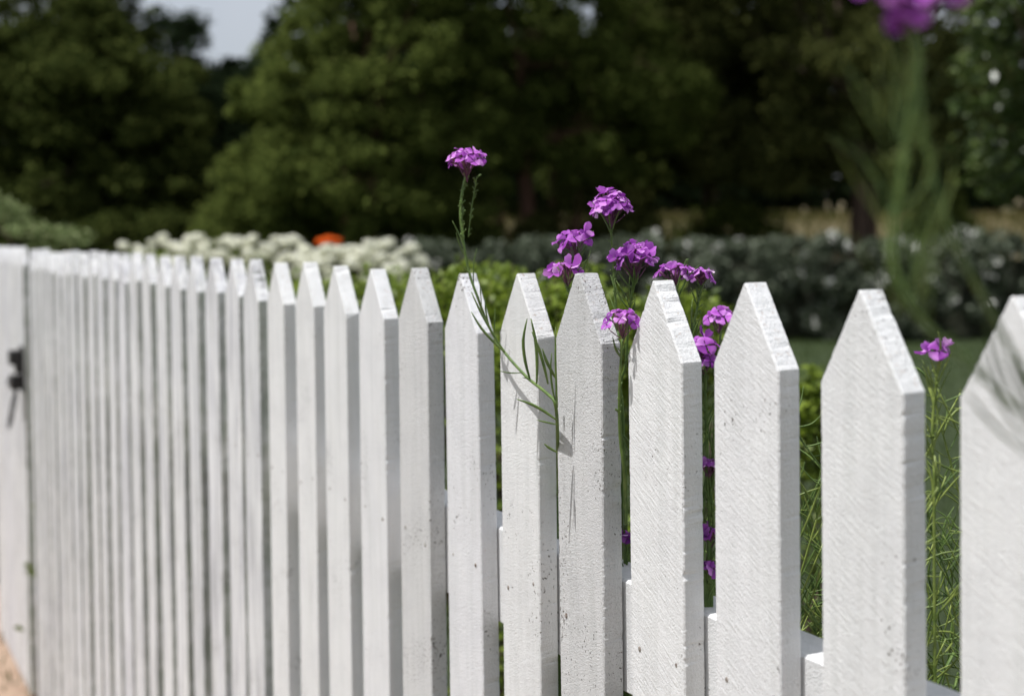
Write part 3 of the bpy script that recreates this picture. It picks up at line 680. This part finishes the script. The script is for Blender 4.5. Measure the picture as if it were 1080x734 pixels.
# olive tree centre-left
b = plan(390, 18.5)
E = [(*local(360, 225, 18.5, b), 1.7, 1.4, .6), (*local(370, 190, 18.5, b), 1.75, 1.6, 1.0), (*local(330, 110, 18.5, b), 1.1, 1.3, 1.0), (*local(400, 60, 18.5, b), 1.5, 1.6, 1.3), (*local(290, 175, 18.5, b), .75, 1.0, .95), (*local(362, 5, 18.5, b), .6, 1, .7), (*local(470, 150, 18.5, b), 1.1, 1.2, 1.5), (*local(440, -60, 18.5, b), 1.7, 1.5, 1.2), (*local(490, 0, 19, b), 1.2, 1.3, 1.1)]
tree('olive_green_tree', 'broad olive green tree right of the sky patch with thin brown limbs', b, E, M['t_olive'], M['bark_red'], 560, 130, .30, .105, 44, trunks=((0, 0, .13), (.5, .2, .09), (-.35, 0, .07)), h=4.2, nl=24)
# multi trunk tree
b = plan(560, 20)
E = [(*local(600, 130, 20, b), 1.61, 1.32, 0.99), (*local(560, 20, 20, b), 1.98, 1.76, 1.61), (*local(640, 80, 20, b), 1.36, 1.54, 0.99), (*local(500, 90, 20, b), 0.99, 1.43, 1.12), (*local(600, -90, 20, b), 2.98, 2.20, 1.49), (*local(700, 110, 20, b), 0.99, 1.32, 0.68)]
tree('multi_trunk_tree', 'dark tree with several reddish trunks in the middle of the background', b, E, M['t_olive'], M['bark_red'], 460, 130, .32, .11, 45, trunks=((0, 0, .14), (.3, .1, .11), (-.4, .2, .08), (.62, .0, .07)), h=4.2, nl=24)
# dark spreading trees on the right
K = 21.5/18; b = plan(905, 21.3)
E = [(*local(820, 60, 21.5, b), 2.4, 2.2, 2.05), (*local(900, -40, 21.5, b), 3.1, 2.6, 2.05), (*local(880, 150, 21.5, b), 1.55, 1.7, .78), (*local(780, 165, 21.5, b), 1.1, 1.6, .72), (*local(1000, 110, 21.5, b), 1.55, 1.6, 1.45)]
tree('spreading_tree', 'dark spreading tree with leaning trunk above the clipped hedge', b, E, M['t_deep'], M['bark'], 480, 140, .38, .12, 46, trunks=((0, 0, .16), (.25, .1, .09)), h=4, nl=24)
b = plan(750, 24)
E = [(*local(740, 110, 24, b), 2.0, 1.5, 1.6), (*local(680, 60, 24, b), 2.0, 1.5, 2.0), (*local(800, 0, 24, b), 2.6, 2.0, 2.0), (*local(640, 170, 24, b), 1.3, 1.5, .7)]
tree('background_tree', 'dark tree set back between the reddish trunks and the spreading tree', b, E, M['t_dark'], M['bark'], 380, 140, .5, .15, 47, h=5)
b = plan(1130, 10.5)
E = [(*local(1080, 60, 10.5, b), .62, .8, .75), (*local(1130, 120, 10.5, b), .8, .8, .8), (*local(1090, -20, 10.5, b), .75, .8, .5), (*local(1060, 170, 11, b), .35, .6, .3)]
tree('light_leaved_tree', 'nearer tree with large pale glinting leaves at the upper right edge', b, E, M['t_gloss'], M['bark'], 100, 55, .24, .10, 48, trunks=((0.1, 0, .09),), h=2.6, nl=12, shell=.3)
# shaded understorey shrubs between the trees
us_ = [(40, 20.5, 215, 3.0, 't_dark', 'dark low shrub at the foot of the evergreen tree on the left'), (770, 22.5, 212, 1.1, 't_olive', 'low straggly shrub hiding part of the dry bank beside the leaning trunk'), (185, 20, 205, 2.3, 't_dark', 'dark shrub filling the foot of the evergreen tree on its right'),
 (275, 19, 200, 1.5, 't_olive', 'olive shrub at the left foot of the olive green tree'), (400, 19.5, 195, 2.4, 't_olive', 'olive shrub under the middle of the olive green tree'),
 (480, 21, 205, 1.0, 't_deep', 'dark shrub between the olive tree and the reddish trunks'), (620, 20, 175, 1.2, 't_deep', 'dark shrub behind the reddish trunks'),

  (990, 23, 205, .7, 't_olive', 'dull low shrub on the dry bank right of the leaning trunk'),
 (668, 23, 200, .4, 't_deep', 'dark low shrub right of the reddish trunks at the start of the dry bank'),]

for i, (px, d, yt, rx, mt, lb) in enumerate(us_):
    b = plan(px, d); lz = local(px, yt, d, b)[2]
    E = [(0, 0, lz*.55, rx*.8, .9, lz*.45), (rx*.5, .1, lz*.35, rx*.6, .8, lz*.4), (-rx*.5, 0, lz*.35, rx*.6, .8, lz*.38)]
    tree('shaded_shrub', lb, b, E, M[mt], M['bark'], 130, 110, .33, .11, 300+i, trunks=((0, 0, .05), (.2, 0, .04)), h=lz*.6, nl=8, cat='shrub', group='shaded shrubs under the trees')
# distant wood behind everything
g2 = np.random.default_rng(9); PP = []
for i in range(60):
    x = -34+i*1.4+g2.uniform(-.6, .6); y = 50+g2.uniform(0, 7); hh = g2.uniform(6.5, 9.0) if x > -9 or x < -16 else g2.uniform(4.2, 5.2)
    n = 1500; d = g2.normal(size=(n, 3)); d /= np.linalg.norm(d, axis=1)[:, None]
    PP.append(np.array([x, y, ground_h(x, y)+hh*.5])+d*g2.uniform(.7, 1, (n, 1))*np.array([2.5, 1.8, hh*.58]))
PP = np.concatenate(PP)
obj('distant_wood', quads_mesh('distant_wood', leaf_quads(PP, .6, 5, .2, .7), M['t_far']), label='dark wood far behind the garden trees', cat='wood', kind='stuff')

# clipped silver hedge
def hedge(name, label, xa, xb, d, ytop, seed, n, fl, dark=False):
    g_ = np.random.default_rng(seed); (x0, y0), (x1, y1) = plan(xa, d), plan(xb, d)
    H = EYE+ (242-ytop)/F*d; rt = empty(name, ((x0+x1)/2, d, ground_h((x0+x1)/2, d)), label=label, cat='hedge')
    u = g_.uniform(x0, x1, n); f = g_.random(n); top_ = f < .35
    wob = np.array([mnoise.noise(Vector((a*.9, 3.1, seed)))*.10+mnoise.noise(Vector((a*3.1, 8.1, seed)))*.06 for a in u])
    y = np.where(top_, g_.uniform(-.45, .45, n), -.45+g_.normal(0, .07, n)); z = np.where(top_, H+wob+g_.normal(0, .05, n), g_.uniform(0, 1, n)*(H+wob))
    k = int(n*.15); y[:k] = .45+g_.normal(0, .06, k)
    nc = int((x1-x0)*26); cu = g_.uniform(x0, x1, nc); ctop = g_.random(nc) < .4
    cwb = np.array([mnoise.noise(Vector((a*.9, 3.1, seed)))*.10+mnoise.noise(Vector((a*3.1, 8.1, seed)))*.07 for a in cu])
    cy_ = np.where(ctop, g_.uniform(-.4, .4, nc), -.40); cz_ = np.where(ctop, H+cwb-.12, g_.uniform(.05, .95, nc)*(H+cwb-.1))
    per = n//nc; d = g_.normal(size=(nc, per, 3)); d /= np.linalg.norm(d, axis=2)[:, :, None]; rad = g_.uniform(.08, .20, (nc, 1, 1))
    Cc = np.stack([cu, cy_, cz_], 1)[:, None, :]+d*rad*g_.uniform(.75, 1.05, (nc, per, 1)); Cc = Cc.reshape(-1, 3)
    C = np.stack([Cc[:, 0]-rt.location.x, Cc[:, 1], Cc[:, 2]-rt.location.z], 1); n = len(C)
    obj('foliage', quads_mesh('foliage', leaf_quads(C, .075, seed, .2, .6), M['silver']), rt)
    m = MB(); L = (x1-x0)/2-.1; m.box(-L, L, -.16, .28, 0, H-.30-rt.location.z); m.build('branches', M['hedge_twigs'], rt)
    if fl:
        pk = C[g_.integers(0, n, fl)]; pk = np.repeat(pk, 9, 0)+g_.normal(0, .032, (fl*9, 3)); pk[:, 1] -= .08
        obj('small_flowers', quads_mesh('small_flowers', leaf_quads(pk, .06, seed+1, .2, .8), M['whitefleck']), rt, kind='stuff')
hedge('clipped_hedge', 'long clipped silver green hedge flecked with small white flowers behind the right pickets', 650, 1500, 16.5, 256, 61, 52000, 130)
hedge('clipped_hedge', 'pale grey green hedge between the white blooms and the reddish trunks', 395, 640, 15.5, 257, 62, 16000, 30)

# white flowering shrubs
def bloom_mesh(seed, mat, R=.05):
    g_ = np.random.default_rng(seed); n = 190; d = g_.normal(size=(n, 3)); d /= np.linalg.norm(d, axis=1)[:, None]; d[:, 2] = d[:, 2]*.8+.1
    c = d*R*g_.uniform(.86, 1.0, (n, 1)); q = []
    for ci, di in zip(c, d):
        a = np.cross(di, g_.normal(size=3)); a /= np.linalg.norm(a); b_ = np.cross(di, a); s = R*.42
        q.append([ci-a*s*.5, ci+b_*s*.5+di*.15*s, ci+a*s*.5, ci-b_*s*.5+di*.15*s])
    return quads_mesh('bloom', np.array(q), mat)
BL = [bloom_mesh(i, M['bloom'], .05) for i in range(3)]
wdata = [(165, 268, 250, 7.6, 16), (215, 262, 252, 7.2, 22), (285, 265, 250, 7.0, 24), (350, 270, 262, 6.8, 26), (405, 272, 255, 6.6, 24)]
labs = ['cream white flowering shrub at the left end of the row, lowest and thinnest', 'cream white flowering shrub second in the row, tallest blooms above the far pickets', 'cream white flowering shrub left of the orange bloom', 'cream white flowering shrub just below the orange bloom', 'cream white flowering shrub at the right end of the row beside the grey hedge']
for i, (cx_, cy_, yt, d, nb) in enumerate(wdata):
    bx, by = plan(cx_, d); rt = empty('white_flowering_shrub', (bx, by, 0), label=labs[i], cat='shrub', group='row of white flowering shrubs')
    H = EYE-(yt-245)*d/F; rr = random.Random(70+i)
    E = [(0, 0, H*.62, .34, .34, H*.33), (.1, 0, H*.35, .36, .36, H*.3)]
    P, cl = crown_pts(E, 70, 60, .10, 70+i, .5); P = P[P[:, 2] > .03]
    obj('foliage', quads_mesh('foliage', leaf_quads(P, .045, 70+i, .3, .55), M['shrub']), rt)
    m = MB()
    for k in range(5): m.tube([(0, 0, 0), (rr.uniform(-.1, .1), rr.uniform(-.1, .1), H*.4), (rr.uniform(-.25, .25), rr.uniform(-.2, .2), H*.8)], [.012, .009, .004], 5)
    m.build('stem', M['bark'], rt, True)
    for k in range(nb):
        px = cx_+(-38+76*((k*.618034) % 1))+rr.uniform(-3, 3)
        yy = cy_+(0 if k % 3 == 0 else rr.uniform(6, 34))-10*(1-((px-cx_)/38)**2)+rr.uniform(-7, 8)
        p = at(px, max(yy, yt+2), d+rr.uniform(-.25, .15))-rt.location
        f = bpy.data.objects.new('bloom', rr.choice(BL)); COL.objects.link(f); f.parent = rt; f.location = p
        s = rr.uniform(.45, .98); f.scale = (s, s, s*rr.uniform(.7, .95)); f.rotation_euler = (rr.uniform(-.5, .5), rr.uniform(-.5, .5), rr.random()*6)
# orange flower
bx, by = plan(347, 7.4); rt = empty('orange_flower', (bx, by, 0), label='single bright orange bloom rising behind the white flowers', cat='flower')
z0 = at(347, 253, 7.4).z
m = MB(); m.tube([(0, 0, 0), (.03, .02, z0*.5), (0, 0, z0)], [.006, .005, .004], 6); m.build('stem', M['stem'], rt, True)
for dx_ in (-.035, .03, 0):
    o = obj('bloom', bloom_mesh(80, M['orange'], .04), rt, (dx_, dx_*.5, z0-.005+abs(dx_)*-.3)); o.scale = (1.1, 1, .75)

# leafy green shrubs just behind the fence
def leafy(label, cx_, d, ytop, rx, seed, n=560, mat='shrub', ls=.019):
    bx, by = plan(cx_, d); H = EYE-(ytop-243)*d/F; rt = empty('leafy_shrub', (bx, by, 0), label=label, cat='shrub', group='leafy shrubs behind the fence')
    rr = random.Random(seed); g_ = np.random.default_rng(seed)
    twigs = MB(); C = []; D = []
    for k in range(n):
        # upright leafy shoots ending over the dome of the shrub
        a = rr.random()*6.283; r = math.sqrt(rr.random())
        ex, ey = math.cos(a)*r*rx, math.sin(a)*r*rx*.8
        ez = H*(1-.10*r*r)-rr.uniform(0, .05) if k % 5 < 3 else H*(1-.12*r*r)-rr.random()*.7
        L = rr.uniform(.10, .2); s0 = Vector((ex*.85, ey*.85, ez-L)); e0 = Vector((ex, ey, ez))
        if k % 4 == 0: twigs.tube([s0, e0], [.0015, .0007], 4, False)
        for j in range(13):
            t = rr.random()**.7; p = s0.lerp(e0, t); an = rr.random()*6.283; q = ls*.5
            C.append((p.x+math.cos(an)*q, p.y+math.sin(an)*q, p.z+q*.4)); D.append((math.cos(an), math.sin(an), .7))
    for k in range(6): twigs.tube([(0, 0, 0), (rr.uniform(-.1, .1), rr.uniform(-.1, .1), H*.4), (rr.uniform(-.2, .2), rr.uniform(-.2, .2), H*.8)], [.009, .006, .003], 5)
    obj('foliage', quads_mesh('foliage', leaf_quads(np.array(C), ls, seed, .35, .55, dirs=np.array(D)), M[mat]), rt)
    twigs.build('branches', M['bark'], rt, True)
leafy('leafy bright green shrub behind the pickets left of the tall arching stem', 400, 2.75, 276, .22, 91)
leafy('leafy bright green shrub directly behind the tall arching stem', 505, 2.55, 266, .20, 92)
leafy('leafy bright green shrub behind the left purple flower clump', 600, 2.35, 274, .17, 93)
leafy('leafy bright green shrub behind the thick stemmed flower', 705, 2.6, 298, .20, 94)
leafy('small dark leafy shrub seen through the gap left of the second tall picket', 852, 2.5, 385, .06, 95, 160)
leafy('leafy bright green shrub behind the far pickets below the white blooms', 310, 3.0, 284, .24, 96)
# grey green shrub at far left
b = plan(20, 5.4); E = [(*local(2, 228, 5.4, b), .13, .2, .13), (*local(28, 240, 5.4, b), .12, .2, .10), (*local(62, 252, 5.4, b), .09, .2, .08), (*local(10, 330, 5.4, b), .3, .3, .35), (*local(-40, 240, 5.4, b), .15, .2, .2)]
tree('grey_green_shrub', 'wispy grey green shrub above the gate at the left edge', b, E, M['greyleaf'], M['bark'], 110, 46, .05, .035, 49, trunks=((0, 0, .015), (.05, 0, .01)), h=.9, nl=14, cat='shrub', shell=.1, aspect=.3)

# grass: dry tufts on the bank, green blades in the lawn
def blades(name, label, n, xr, yr, size, mat, seed, cat='grass'):
    g_ = np.random.default_rng(seed); x = g_.uniform(*xr, n); y = g_.uniform(*yr, n); z = np.array([ground_h(a, b_) for a, b_ in zip(x, y)])
    C = np.stack([x, y, z], 1); a = g_.uniform(0, 6.28, n); s = size*g_.uniform(.5, 1.4, (n, 1)); wd = np.stack([np.cos(a), np.sin(a), np.zeros(n)], 1)*s*.09
    tip = C+np.stack([g_.normal(0, .3, n), g_.normal(0, .3, n), np.ones(n)], 1)*s
    mid = (C+tip)/2
    obj(name, quads_mesh(name, np.stack([C-wd*.6, C+wd*.6, tip+wd*.1, mid-wd], 1), mat), label=label, cat=cat, kind='stuff')
blades('dry_grass', 'straw coloured dry grass on the sunlit bank beyond the hedge', 30000, (-16, 22), (21, 36), .22, M['drygrass'], 101)
blades('lawn_grass', 'dark green lawn grass in front of the hedge', 40000, (-3, 10), (3.2, 16), .05, M['grass'], 102)

# ------------------------------------------------------------------ render settings
vs = SC.view_settings; vs.view_transform = 'Standard'; vs.look = 'None'; vs.exposure = .03; vs.gamma = 1
SC.render.film_transparent = False
SC.cycles.use_denoising = True
SC.cycles.max_bounces = 8; SC.cycles.transparent_max_bounces = 8
